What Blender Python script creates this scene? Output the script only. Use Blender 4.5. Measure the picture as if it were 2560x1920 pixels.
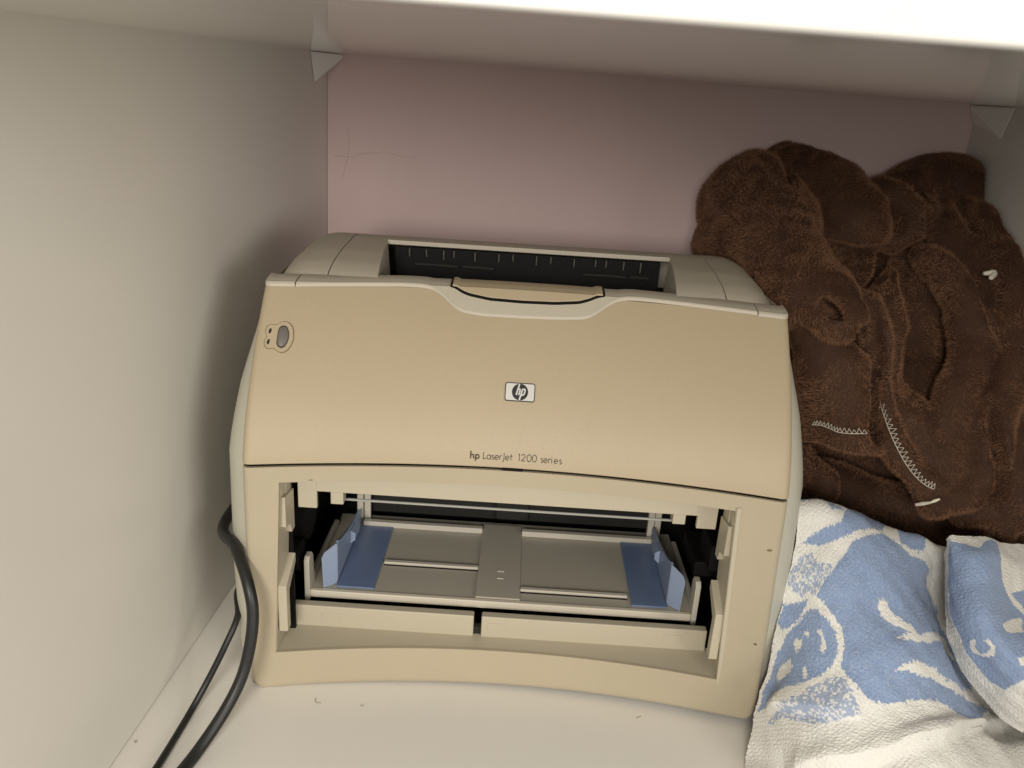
import bpy, bmesh, math, random
import numpy as np
from mathutils import Vector, Matrix
from mathutils.bvhtree import BVHTree

for o in list(bpy.data.objects):
    bpy.data.objects.remove(o)
scene = bpy.context.scene
col = scene.collection
random.seed(7)
rng = np.random.default_rng(7)

# ------------------------------------------------------------------ camera
CAM = np.array([0.2823, -0.9980, 0.4810])
YAW, PITCH, ROLL = -0.0417, 0.3504, -0.0809
cf = np.array([math.sin(YAW) * math.cos(PITCH), math.cos(YAW) * math.cos(PITCH), -math.sin(PITCH)])
cr_ = np.array([math.cos(YAW), -math.sin(YAW), 0.0])
cd = np.cross(cf, cr_)
right = cr_ * math.cos(ROLL) + cd * math.sin(ROLL)
down = -cr_ * math.sin(ROLL) + cd * math.cos(ROLL)
camd = bpy.data.cameras.new('camera')
camd.sensor_width = 36.0
camd.lens = 2070.2 / 2560.0 * 36.0
camd.clip_start = 0.01
camd.clip_end = 50
cam = bpy.data.objects.new('camera', camd)
col.objects.link(cam)
mw = Matrix.Identity(4)
for i in range(3):
    mw[i][0] = right[i]
    mw[i][1] = -down[i]
    mw[i][2] = -cf[i]
    mw[i][3] = CAM[i]
cam.matrix_world = mw
scene.camera = cam
camd.dof.use_dof = True
camd.dof.focus_distance = 0.66
camd.dof.aperture_fstop = 11.0

# ------------------------------------------------------------------ light
world = bpy.data.worlds.new('World')
scene.world = world
world.use_nodes = True
world.node_tree.nodes['Background'].inputs[0].default_value = (1.0, 0.94, 0.86, 1)
world.node_tree.nodes['Background'].inputs[1].default_value = 0.38


def area(name, loc, target, size, energy, color):
    l = bpy.data.lights.new(name, 'AREA')
    l.shape = 'DISK'
    l.size = size
    l.energy = energy
    l.color = color
    o = bpy.data.objects.new(name, l)
    col.objects.link(o)
    o.location = loc
    o.rotation_euler = (Vector(target) - Vector(loc)).to_track_quat('-Z', 'Y').to_euler()
    return o


area('room_ceiling_lamp', (0.62, -2.05, 1.55), (0.45, -0.45, 0.12), 0.6, 6, (1.0, 0.93, 0.82))
area('room_right_light', (1.52, -1.90, 0.62), (0.20, -0.4, 0.25), 0.80, 19, (1.0, 0.955, 0.88))  # low broad light from the right front of the room
area('front_fill_light', (0.12, -1.90, 0.66), (0.60, -0.3, 0.2), 0.40, 18, (1.0, 0.955, 0.88))  # added fill to brighten the blanket side, no known lamp there

scene.view_settings.view_transform = 'Standard'
scene.view_settings.look = 'None'
scene.view_settings.exposure = -0.2
scene.view_settings.gamma = 1.0
scene.view_settings.use_curve_mapping = False

W, H, FRONT = 0.7282, 0.4942, -0.82      # compartment width, height, front edge


# ------------------------------------------------------------------ materials
def material(name, color, rough=0.5, spec=0.5, mottle=0.06, mscale=9.0, bump=0.0, bscale=600.0,
             tint=None, coat=0.0, sheen=0.0, metallic=0.0):
    m = bpy.data.materials.new(name)
    m.use_nodes = True
    nt = m.node_tree
    b = nt.nodes['Principled BSDF']
    b.inputs['Roughness'].default_value = rough
    b.inputs['Specular IOR Level'].default_value = spec
    b.inputs['Metallic'].default_value = metallic
    if coat:
        b.inputs['Coat Weight'].default_value = coat
    if sheen:
        b.inputs['Sheen Weight'].default_value = sheen
        b.inputs['Sheen Roughness'].default_value = 0.5
    tc = nt.nodes.new('ShaderNodeTexCoord')
    n = nt.nodes.new('ShaderNodeTexNoise')
    n.inputs['Scale'].default_value = mscale
    n.inputs['Detail'].default_value = 5
    nt.links.new(tc.outputs['Object'], n.inputs['Vector'])
    mix = nt.nodes.new('ShaderNodeMix')
    mix.data_type = 'RGBA'
    c2 = tint if tint else tuple(c * (1 - mottle * 2) for c in color)
    mix.inputs[6].default_value = (*color, 1)
    mix.inputs[7].default_value = (*c2, 1)
    nt.links.new(n.outputs['Fac'], mix.inputs[0])
    nt.links.new(mix.outputs[2], b.inputs['Base Color'])
    if bump:
        n2 = nt.nodes.new('ShaderNodeTexNoise')
        n2.inputs['Scale'].default_value = bscale
        n2.inputs['Detail'].default_value = 3
        nt.links.new(tc.outputs['Object'], n2.inputs['Vector'])
        bp = nt.nodes.new('ShaderNodeBump')
        bp.inputs['Strength'].default_value = bump
        bp.inputs['Distance'].default_value = 0.0006
        nt.links.new(n2.outputs['Fac'], bp.inputs['Height'])
        nt.links.new(bp.outputs['Normal'], b.inputs['Normal'])
        r = nt.nodes.new('ShaderNodeMapRange')
        r.inputs['To Min'].default_value = max(0.02, rough - 0.06)
        r.inputs['To Max'].default_value = rough + 0.08
        nt.links.new(n.outputs['Fac'], r.inputs['Value'])
        nt.links.new(r.outputs['Result'], b.inputs['Roughness'])
    return m


M = {
    'laminate': material('white_laminate', (0.735, 0.705, 0.645), 0.30, 0.5, 0.03, 4, 0.12, 500),
    'laminate_gloss': material('white_laminate_gloss', (0.76, 0.735, 0.69), 0.075, 0.5, 0.03, 4),
    'edge_band': material('white_edge_band', (0.62, 0.60, 0.56), 0.4),
    'pink': material('pink_paint', (0.74, 0.565, 0.55), 0.7, 0.3, 0.05, 6, 0.25, 260),
    'bracket': material('bracket_plastic', (0.95, 0.94, 0.90), 0.35),
    'door': material('yellowed_plastic', (0.41, 0.338, 0.228), 0.48, 0.4, 0.04, 7, 0.35, 1500, tint=(0.375, 0.305, 0.2)),
    'frame': material('pale_yellowed_plastic', (0.42, 0.36, 0.255), 0.46, 0.4, 0.07, 9, 0.30, 1500),
    'top': material('grey_beige_plastic', (0.46, 0.415, 0.335), 0.46, 0.4, 0.04, 7, 0.30, 1500),
    'side': material('pale_grey_plastic', (0.52, 0.50, 0.41), 0.46, 0.4, 0.04, 7, 0.30, 1500),
    'bay': material('bay_plastic', (0.46, 0.41, 0.31), 0.42, 0.4, 0.05, 12, 0.15, 1500),
    'tray': material('tray_plastic', (0.42, 0.385, 0.315), 0.40, 0.4, 0.06, 12, 0.15, 1200),
    'tray_edge': material('tray_edge_plastic', (0.54, 0.50, 0.42), 0.4),
    'rib': material('rib_plastic', (0.13, 0.12, 0.105), 0.5),
    'lip': material('tray_lip_lit', (0.64, 0.58, 0.47), 0.4),  # paler than the bay plastic: lit edge of the lip put into the colour
    'blue': material('blue_plastic', (0.135, 0.185, 0.31), 0.38, 0.5, 0.05, 20),
    'blue_light': material('pale_blue_plastic', (0.27, 0.33, 0.46), 0.38, 0.5, 0.05, 20),
    'dark': material('black_plastic', (0.007, 0.0065, 0.006), 0.6, 0.12),
    'dark_grey': material('dark_grey_plastic', (0.020, 0.019, 0.016), 0.5, 0.25),
    'rod': material('steel_rod', (0.42, 0.42, 0.38), 0.35, 0.5, metallic=0.3),
    'button': material('grey_button', (0.15, 0.135, 0.125), 0.35, 0.5),
    'button_ring': material('dark_ring', (0.05, 0.042, 0.032), 0.4),
    'groove': material('brown_groove', (0.17, 0.10, 0.045), 0.6),
    'silver': material('brushed_silver', (0.66, 0.65, 0.62), 0.34, 0.5, 0.03, 60, metallic=0.35),
    'ink': material('dark_ink', (0.055, 0.040, 0.026), 0.6, 0.2),
    'black': material('badge_black', (0.012, 0.011, 0.012), 0.4),
    'rubber': material('black_cord_rubber', (0.012, 0.012, 0.012), 0.42, 0.45, 0.1, 30),
    'thread': material('cream_thread', (0.60, 0.54, 0.45), 0.7, 0.2),
    'scrap': material('cream_lint', (0.80, 0.74, 0.62), 0.8, 0.2),
    'hairline': material('dark_hair', (0.28, 0.23, 0.19), 0.6),
    'crack': material('paint_crack', (0.42, 0.27, 0.25), 0.8),
    'scuff': material('scuff_mark', (0.19, 0.15, 0.09), 0.7),
}


# ------------------------------------------------------------------ mesh helpers
def mesh_object(name, verts, faces, mat, parent=None, smooth=True, angle=35, bevel=0.0, seg=2):
    me = bpy.data.meshes.new(name)
    me.from_pydata([tuple(map(float, v)) for v in verts], [], faces)
    bm = bmesh.new()
    bm.from_mesh(me)
    bmesh.ops.recalc_face_normals(bm, faces=bm.faces)
    bm.to_mesh(me)
    bm.free()
    if smooth:
        me.polygons.foreach_set('use_smooth', [True] * len(me.polygons))
        me.set_sharp_from_angle(angle=math.radians(angle))
    me.materials.append(M[mat] if isinstance(mat, str) else mat)
    o = bpy.data.objects.new(name, me)
    col.objects.link(o)
    if parent is not None:
        o.parent = parent
    if bevel:
        b = o.modifiers.new('bevel', 'BEVEL')
        b.width = bevel
        b.segments = seg
        b.limit_method = 'ANGLE'
        b.angle_limit = math.radians(40)
        b.harden_normals = True
    return o


class Geo:
    """Collects several solids of ONE part."""

    def __init__(self):
        self.v, self.f = [], []

    def add(self, v, f):
        k = len(self.v)
        self.v += [tuple(map(float, p)) for p in v]
        self.f += [tuple(i + k for i in q) for q in f]
        return self

    def box(self, x0, x1, y0, y1, z0, z1):
        v = [(x, y, z) for x in (x0, x1) for y in (y0, y1) for z in (z0, z1)]
        return self.add(v, [(0, 1, 3, 2), (4, 6, 7, 5), (0, 4, 5, 1), (2, 3, 7, 6), (0, 2, 6, 4), (1, 5, 7, 3)])

    def prism(self, pts_a, pts_b):
        n = len(pts_a)
        f = [tuple(range(n))[::-1], tuple(range(n, 2 * n))]
        f += [(i, (i + 1) % n, n + (i + 1) % n, n + i) for i in range(n)]
        return self.add(list(pts_a) + list(pts_b), f)

    def tube(self, pts, r, seg=10):
        pts = [Vector(p) for p in pts]
        rr = r if hasattr(r, '__len__') else [r] * len(pts)
        v, f = [], []
        up = Vector((0.13, 0.31, 0.94))
        for i, p in enumerate(pts):
            t = (pts[min(i + 1, len(pts) - 1)] - pts[max(i - 1, 0)]).normalized()
            a = up - t * up.dot(t)
            if a.length < 1e-4:
                a = t.orthogonal()
            a.normalize()
            b = t.cross(a)
            up = a
            for k in range(seg):
                an = 2 * math.pi * k / seg
                v.append(p + (a * math.cos(an) + b * math.sin(an)) * rr[i])
        for i in range(len(pts) - 1):
            for k in range(seg):
                f.append((i * seg + k, i * seg + (k + 1) % seg, (i + 1) * seg + (k + 1) % seg, (i + 1) * seg + k))
        f.append(tuple(range(seg))[::-1])
        f.append(tuple(range((len(pts) - 1) * seg, len(pts) * seg)))
        return self.add(v, f)

    def build(self, name, mat, parent=None, **kw):
        return mesh_object(name, self.v, self.f, mat, parent, **kw)


def sheet(P, Q, mask=None):
    """closed slab between grids P (front) and Q (back), optional face mask"""
    m, n = P.shape[:2]
    if mask is None:
        mask = np.ones((m - 1, n - 1), bool)
    idx = np.arange(m * n).reshape(m, n)
    faces = []
    edges = {}
    for i in range(m - 1):
        for j in range(n - 1):
            if mask[i, j]:
                q = (idx[i, j], idx[i, j + 1], idx[i + 1, j + 1], idx[i + 1, j])
                faces.append(q)
                for a, b in zip(q, q[1:] + q[:1]):
                    edges[(a, b)] = 1
    K = m * n
    out = list(faces) + [tuple(k + K for k in reversed(q)) for q in faces]
    for (a, b) in edges:
        if (b, a) not in edges:
            out.append((b, a, a + K, b + K))
    V = np.concatenate([P.reshape(-1, 3), Q.reshape(-1, 3)])
    used = sorted({int(i) for q in out for i in q})
    rem = {u: k for k, u in enumerate(used)}
    return V[used], [tuple(rem[int(i)] for i in q) for q in out]


def tag(o, label, cat=None, group=None, kind=None):
    if label:
        o['label'] = label
    if cat:
        o['category'] = cat
    if group:
        o['group'] = group
    if kind:
        o['kind'] = kind
    return o


def empty(name, loc=(0, 0, 0), rot=(0, 0, 0)):
    o = bpy.data.objects.new(name, None)
    o.empty_display_size = 0.05
    col.objects.link(o)
    o.location = loc
    o.rotation_euler = rot
    return o


def spline(P, n):
    P = np.asarray(P, float)
    k = len(P)
    E = np.concatenate([2 * P[:1] - P[1:2], P, 2 * P[-1:] - P[-2:-1]])
    s = np.clip(np.linspace(0, k - 1, n), 0, k - 1 - 1e-9)
    i = s.astype(int)
    f = (s - i).reshape(-1, *([1] * (P.ndim - 1)))
    a, b, c, d = E[i], E[i + 1], E[i + 2], E[i + 3]
    return .5 * (2 * b + (c - a) * f + (2 * a - 5 * b + 4 * c - d) * f ** 2 + (3 * b - a - 3 * c + d) * f ** 3)


# ------------------------------------------------------------------ the compartment
tag(Geo().box(-0.018, W + 0.018, FRONT, 0.018, -0.018, 0).build('floor', 'laminate', bevel=0.001),
    'white laminate shelf board the printer stands on', kind='structure')
tag(Geo().box(-0.018, 0, FRONT, 0.018, 0.0005, H + 0.001).build('wall_left', 'laminate', bevel=0.001),
    'white laminate side board left of the printer', kind='structure')
tag(Geo().box(W, W + 0.018, FRONT, -0.0035, 0.0005, H + 0.001).build('wall_right', 'laminate', bevel=0.001),
    'white laminate side board in shade behind the brown blanket', kind='structure')
wall_back = Geo().box(0.0005, W + 0.017, 0, 0.016, 0.0005, H + 0.001).build('wall_back', 'pink')
tag(wall_back, 'dull pink painted back wall', kind='structure')
ceiling = Geo().box(-0.018, W + 0.018, FRONT + 0.001, 0.018, H, H + 0.018).build('ceiling', 'laminate_gloss')
tag(ceiling, 'glossy white underside of the shelf board above', kind='structure')
Geo().box(-0.018, W + 0.018, FRONT - 0.001, FRONT + 0.0008, H, H + 0.018).build('edge_band', 'edge_band', ceiling, bevel=0.0006)
for nm, pts in (('crack', [(.0084, 0, .3819), (.03, 0, .3819), (.0419, 0, .3865), (.0633, 0, .3892), (.0681, 0, .3914), (.0872, 0, .3875), (.111, 0, .3881)]),
                ('crack', [(.0239, 0, .4164), (.026, 0, .4007), (.0256, 0, .387), (.0228, 0, .373), (.0181, 0, .354)])):
    Geo().tube(spline(pts, 24), 0.00017, 6).build(nm, 'crack', wall_back)


def bracket(xw, sx, ya, yb, cx, label):
    e = 0.0006
    A, B = (sx * e, ya, -e), (sx * e, yb, -0.0315)
    Cc, D = (sx * cx, -0.0025, -e), (sx * e, -0.002, -e)
    A2, B2 = (sx * 0.0011, ya + .0004, -e), (sx * 0.0011, yb, -0.0312)
    g = Geo()
    g.add([A, B, A2, B2, Cc, D, (sx * e, -.002, -.019), (sx * cx, -.0025, -.004)],
          [(0, 1, 3, 2), (2, 3, 7, 4), (0, 2, 4, 5), (0, 5, 6, 1), (5, 4, 7, 6), (1, 6, 7, 3)])
    g.v = [(x + xw, y, z + H) for x, y, z in g.v]
    root = g.build('corner_bracket', 'bracket', smooth=False, bevel=0.0003)
    tag(root, label, 'bracket', 'corner brackets under the upper shelf')


bracket(0, 1, -0.065, -0.052, 0.0195, 'small white triangular corner bracket on the bare left board beside the pink wall')
bracket(W, -1, -0.086, -0.074, 0.0075, 'small white triangular corner bracket above the brown blanket')

# ------------------------------------------------------------------ printer
PR, PA = 0.0167, 0.0442
printer = empty('printer', (0.2710, -0.4539, 0.0034), (0, -PR, PA))
printer.scale.x = 1.008
tag(printer, 'yellowed beige laser printer with its paper bay open', 'printer')
CC = 0.0239


def Sy(x, z):
    """front surface: concave in plan, upper half leaning back"""
    return CC * (1 - (x / .2) ** 2) + (0 if z < .2 else .0748 * ((z - .2) / .1214) ** 1.5)


def er(x, x0=.1935, r=.0066):
    t = abs(x) - x0
    return 0 if t <= 0 else r - math.sqrt(max(r * r - t * t, 0))


def on(x, z, off=0.0, rnd=True):
    s = Sy(x, z) + (er(x) if rnd else 0)
    dz = 0 if z < .2 else .0748 * 1.5 * (max(z - .2, 0) / .1214) ** .5 / .1214
    k = 1 / math.sqrt(1 + dz * dz)
    return (x, s - off * k, z + off * dz * k)


def xcols(a, b, step=.01):
    n = max(2, int(abs(b - a) / step) + 1)
    base = list(np.linspace(a, b, n))
    ends = [s * v for s in (-1, 1) for v in (.1945, .196, .1975, .1985, .1993, .1998)]
    return sorted(set([round(v, 5) for v in base + [e for e in ends if a < e < b]]))


# front door ---------------------------------------------------------------
xs = xcols(-.2, .2)
zs = np.concatenate([[.2018, .2024], np.linspace(.206, .3205, 26)])
Pf = np.array([[on(x, z) for x in xs] for z in zs])
Pf[0, :, 1] += .0006
Qf = Pf + np.array([0, .0035, 0])
v, f = sheet(Pf, Qf)
door = mesh_object('front_door', v, f, 'door', printer, bevel=0.0006)
# lower front frame with paper bay opening ---------------------------------
HT, HB = .1867, .0342


def hl(z): return -.174 - .007 * (HT - z) / (HT - HB)
def hr(z): return .1645 + .007 * (HT - z) / (HT - HB)


left_t, hole_t, right_t = np.linspace(0, 1, 9), np.linspace(0, 1, 40), np.linspace(0, 1, 11)
zs = np.concatenate([[.0, .0015, .004, .008, .014, .022, .030], np.linspace(HB, HT, 16), [.1905, .195, .1985, .1996]])
rows = []
for z in zs:
    zz = min(max(z, HB), HT)
    a, b = hl(zz), hr(zz)
    inset = .006 * max(0, 1 - z / .010) ** 2 if z < .010 else 0
    xl = [-.2, -.1997, -.199, -.198, -.1965, -.195, -.192] + list(np.linspace(-.187, a, 4))
    xr = [-q for q in xl[:7]][::-1]
    xr = list(np.linspace(b, .187, 5)) + xr
    r = xl + list(np.linspace(a, b, 40)[1:-1]) + xr
    row = []
    for x in r:
        xx = x - math.copysign(inset, x) * max(0, (abs(x) - .17) / .03) if inset else x
        p = on(x, z)
        fl = max(0, 1 - z / .2) * min(1, max(0, (abs(x) - .172) / .020))
        xx += .0075 * fl if x > 0 else -.0025 * fl
        row.append((xx, p[1] + (.0012 if z == 0 else .0003 if z == .0015 else 0), z))
    rows.append(row)
Pf = np.array(rows)
nl = 11
ncol = Pf.shape[1]
mask = np.ones((len(zs) - 1, ncol - 1), bool)
i0, i1 = 7, 22
mask[i0:i1, nl - 1:nl - 1 + 39] = False
Qf = Pf + np.array([0, .003, 0])
v, f = sheet(Pf, Qf, mask)
frame = mesh_object('front_frame', v, f, 'frame', printer, bevel=0.0007)

# housing: sides, back, bottom ---------------------------------------------
HWZ = ([0, .004, .02, .1, .2, .25, .30, .322], [.211, .2175, .2220, .2250, .2240, .2175, .2062, .1985])


def plan(z):
    hw = float(np.interp(z, *HWZ))
    y0 = Sy(.2, z) + .0072
    pts = []
    for fx, dy in ((0, 0), (.3, .006), (.58, .014), (.8, .024), (.94, .036), (1, .05)):
        pts.append((.2 + fx * (hw - .2) - .0004, y0 + dy))
    pts += [(hw, .17), (hw, .225)]
    for a in (20, 45, 70, 90):
        pts.append((hw - .03 * (1 - math.cos(math.radians(a))), .225 + .03 * math.sin(math.radians(a))))
    k = max(0, 1 - z / .2)
    return [(-x - .0025 * k, y) for x, y in pts] + [(x + .0075 * k, y) for x, y in reversed(pts)]


zl = np.concatenate([[0, .002, .006], np.linspace(.012, .3, 24), [.310, .317, .322]])
ring = [[(x, y, z) for x, y in plan(z)] for z in zl]
n = len(ring[0])
v = [p for r in ring for p in r]
f = [(i * n + j, i * n + j + 1, (i + 1) * n + j + 1, (i + 1) * n + j) for i in range(len(zl) - 1) for j in range(n - 1)]
mesh_object('housing', v, f, 'side', printer, bevel=0.0)

Geo().box(-.196, .196, .032, .250, .0006, .006).build('base_plate', 'dark_grey', printer)

# rear hump: side covers and top cover with the output opening --------------
ZY = ([.080, .092, .105, .12, .15, .2, .222, .236, .246, .252], [.314, .3215, .3275, .3315, .3355, .3378, .3368, .332, .322, .30])
SEAM = .157


def hump(x, y):
    t = min(1, max(0, (abs(x) - .170) / .0347))
    return float(np.interp(y, *ZY)) - .032 * (1 - math.sqrt(max(0, 1 - t ** 2.3)))


hy = np.array(sorted(set(list(np.linspace(.098, .252, 30)) + [.195, .2445, .2475, .25])))


def hump_sheet(xs_of_y, mask=None):
    P = np.array([[(x, y, hump(x, y)) for x in xs_of_y(y)] for y in hy])
    return sheet(P, P - np.array([0, 0, .004]), mask)


for s in (-1, 1):
    t = np.array(list(np.linspace(0, .9, 14)) + [.95, .98, 1.0])
    v, f = hump_sheet(lambda y: sorted(s * (SEAM + .0007 + t * (.2046 - SEAM - .0007))))
    mesh_object('side_cover', v, f, 'top', printer, bevel=0.0005)


def cav(y): return .117 + .010 * min(1, max(0, (y - .09) / .12))


cx = lambda y: list(np.linspace(-SEAM, -cav(y), 8)) + list(np.linspace(-cav(y), cav(y), 22)[1:-1]) + list(np.linspace(cav(y), SEAM, 8))
mask = np.ones((len(hy) - 1, 35), bool)
jr = int(np.where(hy == .195)[0][0])
mask[:jr, 7:28] = False
v, f = hump_sheet(cx, mask)
top_cover = mesh_object('top_cover', v, f, 'top', printer, bevel=0.0009)
# output opening: light side cheeks, black throat with ribs
for s in (-1, 1):
    ys = np.linspace(.099, .1945, 12)
    P = np.array([[(s * (cav(y) * (1 - k) + .1185 * k), y, hump(s * cav(y), y) * (1 - k) - .0008 + .25 * k) for y in ys] for k in (0, .15, .5, 1)])
    v, f = sheet(P, P + np.array([s * .002, 0, -.0005]))
    mesh_object('bin_cheek', v, f, 'top', top_cover)
throat = Geo().box(-.1175, .1175, .1925, .197, .25, .3325).box(-.118, .118, .102, .1925, .246, .250).build('output_throat', 'dark', printer)
for px in (295, 418, 543, 617, 770, 942, 1045, 1215, 1318, 1487, 1642, 1718, 1845, 1968):
    x = -.1204 + (920 + px / 2.91 - 980) * .0003577
    dz = random.uniform(.006, .010)
    Geo().prism([(x - .0005, .1924, .3318), (x + .0005, .1924, .3318), (x + .0005, .1924, .3318 - dz), (x - .0005, .1924, .3318 - dz)],
                [(x - .0005, .189, .3312), (x + .0005, .189, .3312), (x + .0003, .191, .3318 - dz), (x - .0003, .191, .3318 - dz)]).build('rib', 'rib', throat, smooth=False)
for a, b in ((-.1, -.062), (-.058, -.03), (.05, .088), (.092, .108)):
    Geo().tube([(a, .1895, .3185), ((a + b) / 2, .1892, .3188), (b, .1895, .3182)], .0016, 8).build('roller', 'dark_grey', throat)
Geo().box(-.116, .116, .18, .190, .295, .297).build('exit_guide', 'dark_grey', throat)

# bezel along the top of the door, with the lobe around the release tab ------
LOBE = np.array([(-.1762, .3190), (-.0985, .3208), (-.0794, .3206), (-.0716, .3190), (-.0647, .3150), (-.0577, .3092), (-.0494, .3054), (-.0336, .3037), (-.0022, .3036), (.0291, .3046), (.0478, .3060), (.0555, .3098), (.0631, .3152), (.0709, .3196), (.0803, .3210), (.0975, .3210), (.1771, .3196)])
TABC = np.array([(-.0598, .3208), (-.0560, .3200), (-.0509, .3172), (-.0442, .3153), (-.0282, .3131), (-.0029, .3125), (.0223, .3130), (.0412, .3147), (.0489, .3168), (.0560, .3198), (.0613, .3208)])


def smooth_curve(C, xs):
    z = np.interp(xs, C[:, 0], C[:, 1])
    for _ in range(6):
        z[1:-1] = .25 * z[:-2] + .5 * z[1:-1] + .25 * z[2:]
    return z


def bezel_sheet(xs, zlo, off, lip=.003):
    cols = []
    for x, z0 in zip(xs, zlo):
        c = [(x, Sy(x, z0) + er(x) + lip, z0), (x, Sy(x, z0) + er(x) - off * .4, z0 + .0001)]
        c.append(on(x, z0 + .0004, off * .85))
        c.append(on(x, z0 + .0010, off))
        for z in np.linspace(z0 + .0013, max(.3214, z0 + .0018), 9):
            c.append(on(x, z, off))
        yb = Sy(x, .3220) + er(x)
        k = off - .002
        e = max(0, z0 + .0018 - .3214)
        c += [(x, yb + .0002 - k, .3228 + k * .6 + e), (x, yb + .0022, .3236 + k + e), (x, yb + .007, .3241 + k + e), (x, yb + .0145, .3249 + k + e), (x, yb + .0165, .3245 + k + e),
              (x, yb + .0170, .3225), (x, yb + .0170, .306)]
        cols.append(c)
    P = np.array(cols)
    cen = np.array([[(c[0][0], c[0][1] + .004, min(max(q[2] - .004, c[0][2]), .322)) for q in c] for c in cols])
    Q = P.copy()
    Q[:, :, 1] = np.minimum(np.maximum(P[:, :, 1] + .002, P[:, :, 1]), (P[:, -1:, 1] - .0005))
    Q[:, :, 2] = np.minimum(P[:, :, 2], .3205)
    Q[:, :1, :] = P[:, :1, :] + np.array([0, .0012, 0])
    return sheet(P, Q)


xs = np.linspace(-.1765, .1765, 200)
v, f = bezel_sheet(xs, smooth_curve(LOBE, xs), .002)
bezel = mesh_object('top_bezel', v, f, 'top', printer)
for s in (-1, 1):
    xs2 = np.array([q for q in xcols(.1775, .2, .004)])
    xs2 = np.sort(s * xs2)
    v, f = bezel_sheet(xs2, np.full(len(xs2), .3190), .002)
    mesh_object('bezel_end', v, f, 'top', printer)
xs = np.linspace(-.0600, .0614, 120)
v, f = bezel_sheet(xs, smooth_curve(TABC, xs) - .0004, .00225)
mesh_object('tab_gap', v, f, 'dark', bezel)
xs = np.linspace(-.0582, .0596, 120)
T2c = TABC.copy()
T2c[:, 1] += .0014
T2c[0] = (-.0584, .3208)
T2c[-1] = (.0598, .3208)
v, f = bezel_sheet(xs, smooth_curve(T2c, xs), .00245)
mesh_object('release_tab', v, f, 'door', printer)


# flat plates lying on the door surface --------------------------------------
def plate(poly, off, name, mat, parent, dome=0.0, bevel=0.0):
    front = [on(x, z, off + dome * 0, False) for x, z in poly]
    back = [on(x, z, -.0008, False) for x, z in poly]
    g = Geo()
    n = len(poly)
    if dome:
        c = np.mean(np.array(poly), 0)
        rings = [front]
        for k in (.8, .55, .28):
            rings.append([on(c[0] + (x - c[0]) * k, c[1] + (z - c[1]) * k, off + dome * (1 - k * k), False) for x, z in poly])
        v = back + [p for r in rings for p in r]
        f = []
        for a in range(len(rings)):
            for i in range(n):
                f.append((a * n + i, a * n + (i + 1) % n, (a + 1) * n + (i + 1) % n, (a + 1) * n + i))
        f.append(tuple(len(rings) * n + i for i in range(n)))
        g.add(v, f)
    else:
        g.prism(front, back)
    return g.build(name, mat, parent, bevel=bevel)


def scaled(poly, k):
    c = np.mean(np.array(poly), 0)
    return [(c[0] + (x - c[0]) * k, c[1] + (z - c[1]) * k) for x, z in poly]


OUT = [(-.1816, .2960), (-.18, .2961), (-.1783, .2959), (-.176, .2946), (-.1741, .2926), (-.1731, .29), (-.1725, .2868), (-.1724, .2841), (-.1736, .2809), (-.1752, .2785), (-.1771, .2772), (-.1795, .2768), (-.182, .2774), (-.1836, .2785), (-.185, .2795), (-.1867, .2795), (-.1882, .2792), (-.1901, .2796), (-.1916, .2809), (-.1922, .283), (-.1922, .2846), (-.1912, .2857), (-.191, .2868), (-.1919, .2883), (-.1924, .2899), (-.1924, .2921), (-.1913, .2938), (-.1891, .2944), (-.187, .2941), (-.1852, .2941), (-.1835, .2951)]
BTN = [(-.1799, .2936), (-.1779, .2929), (-.1766, .2911), (-.1755, .2885), (-.1753, .2852), (-.1759, .2826), (-.1775, .28), (-.1798, .2791), (-.182, .28), (-.1836, .2822), (-.1837, .2859), (-.1837, .2896), (-.1832, .2923), (-.1816, .2934)]
panel = plate(OUT, .0009, 'control_panel', 'door', printer, bevel=.0003)
plate(scaled(OUT, 1.045), .0003, 'panel_groove', 'groove', panel)
plate(BTN, .0012, 'button_ring', 'button_ring', panel)
plate(scaled(BTN, .86), .0014, 'go_button', 'button', panel, dome=.0012)
for cx_, cz_ in ((-.1893, .2902), (-.1894, .2833)):
    plate([(cx_ + .0009 * math.cos(a) + .0002 * math.sin(a), cz_ + .0017 * math.sin(a)) for a in np.linspace(0, 2 * math.pi, 15)[:-1]], .0012, 'indicator_light', 'black', panel)


def rrect(x0, x1, z0, z1, r, n=5):
    p = []
    for cx_, cz_, a0 in ((x1 - r, z1 - r, 0), (x0 + r, z1 - r, 90), (x0 + r, z0 + r, 180), (x1 - r, z0 + r, 270)):
        p += [(cx_ + r * math.cos(math.radians(a0 + 90 * k / n)), cz_ + r * math.sin(math.radians(a0 + 90 * k / n))) for k in range(n + 1)]
    return p


badge = plate(rrect(-.0117, .0109, .2492, .2614, .0016), .0010, 'badge', 'black', printer)
plate(rrect(-.0111, .0103, .2498, .2608, .0012), .0014, 'badge_plate', 'silver', badge)
plate([(-.0004 + .0061 * math.cos(a), .2553 + .00545 * math.sin(a)) for a in np.linspace(0, 2 * math.pi, 41)[:-1]], .0016, 'badge_disc', 'black', badge)


def stroke(pts, w):
    pts = np.asarray(pts, float)
    t = np.gradient(pts, axis=0)
    t /= np.linalg.norm(t, axis=1)[:, None] + 1e-12
    nrm = np.stack([-t[:, 1], t[:, 0]], 1) * w / 2
    return np.concatenate([pts + nrm, (pts - nrm)[::-1]])


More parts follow.
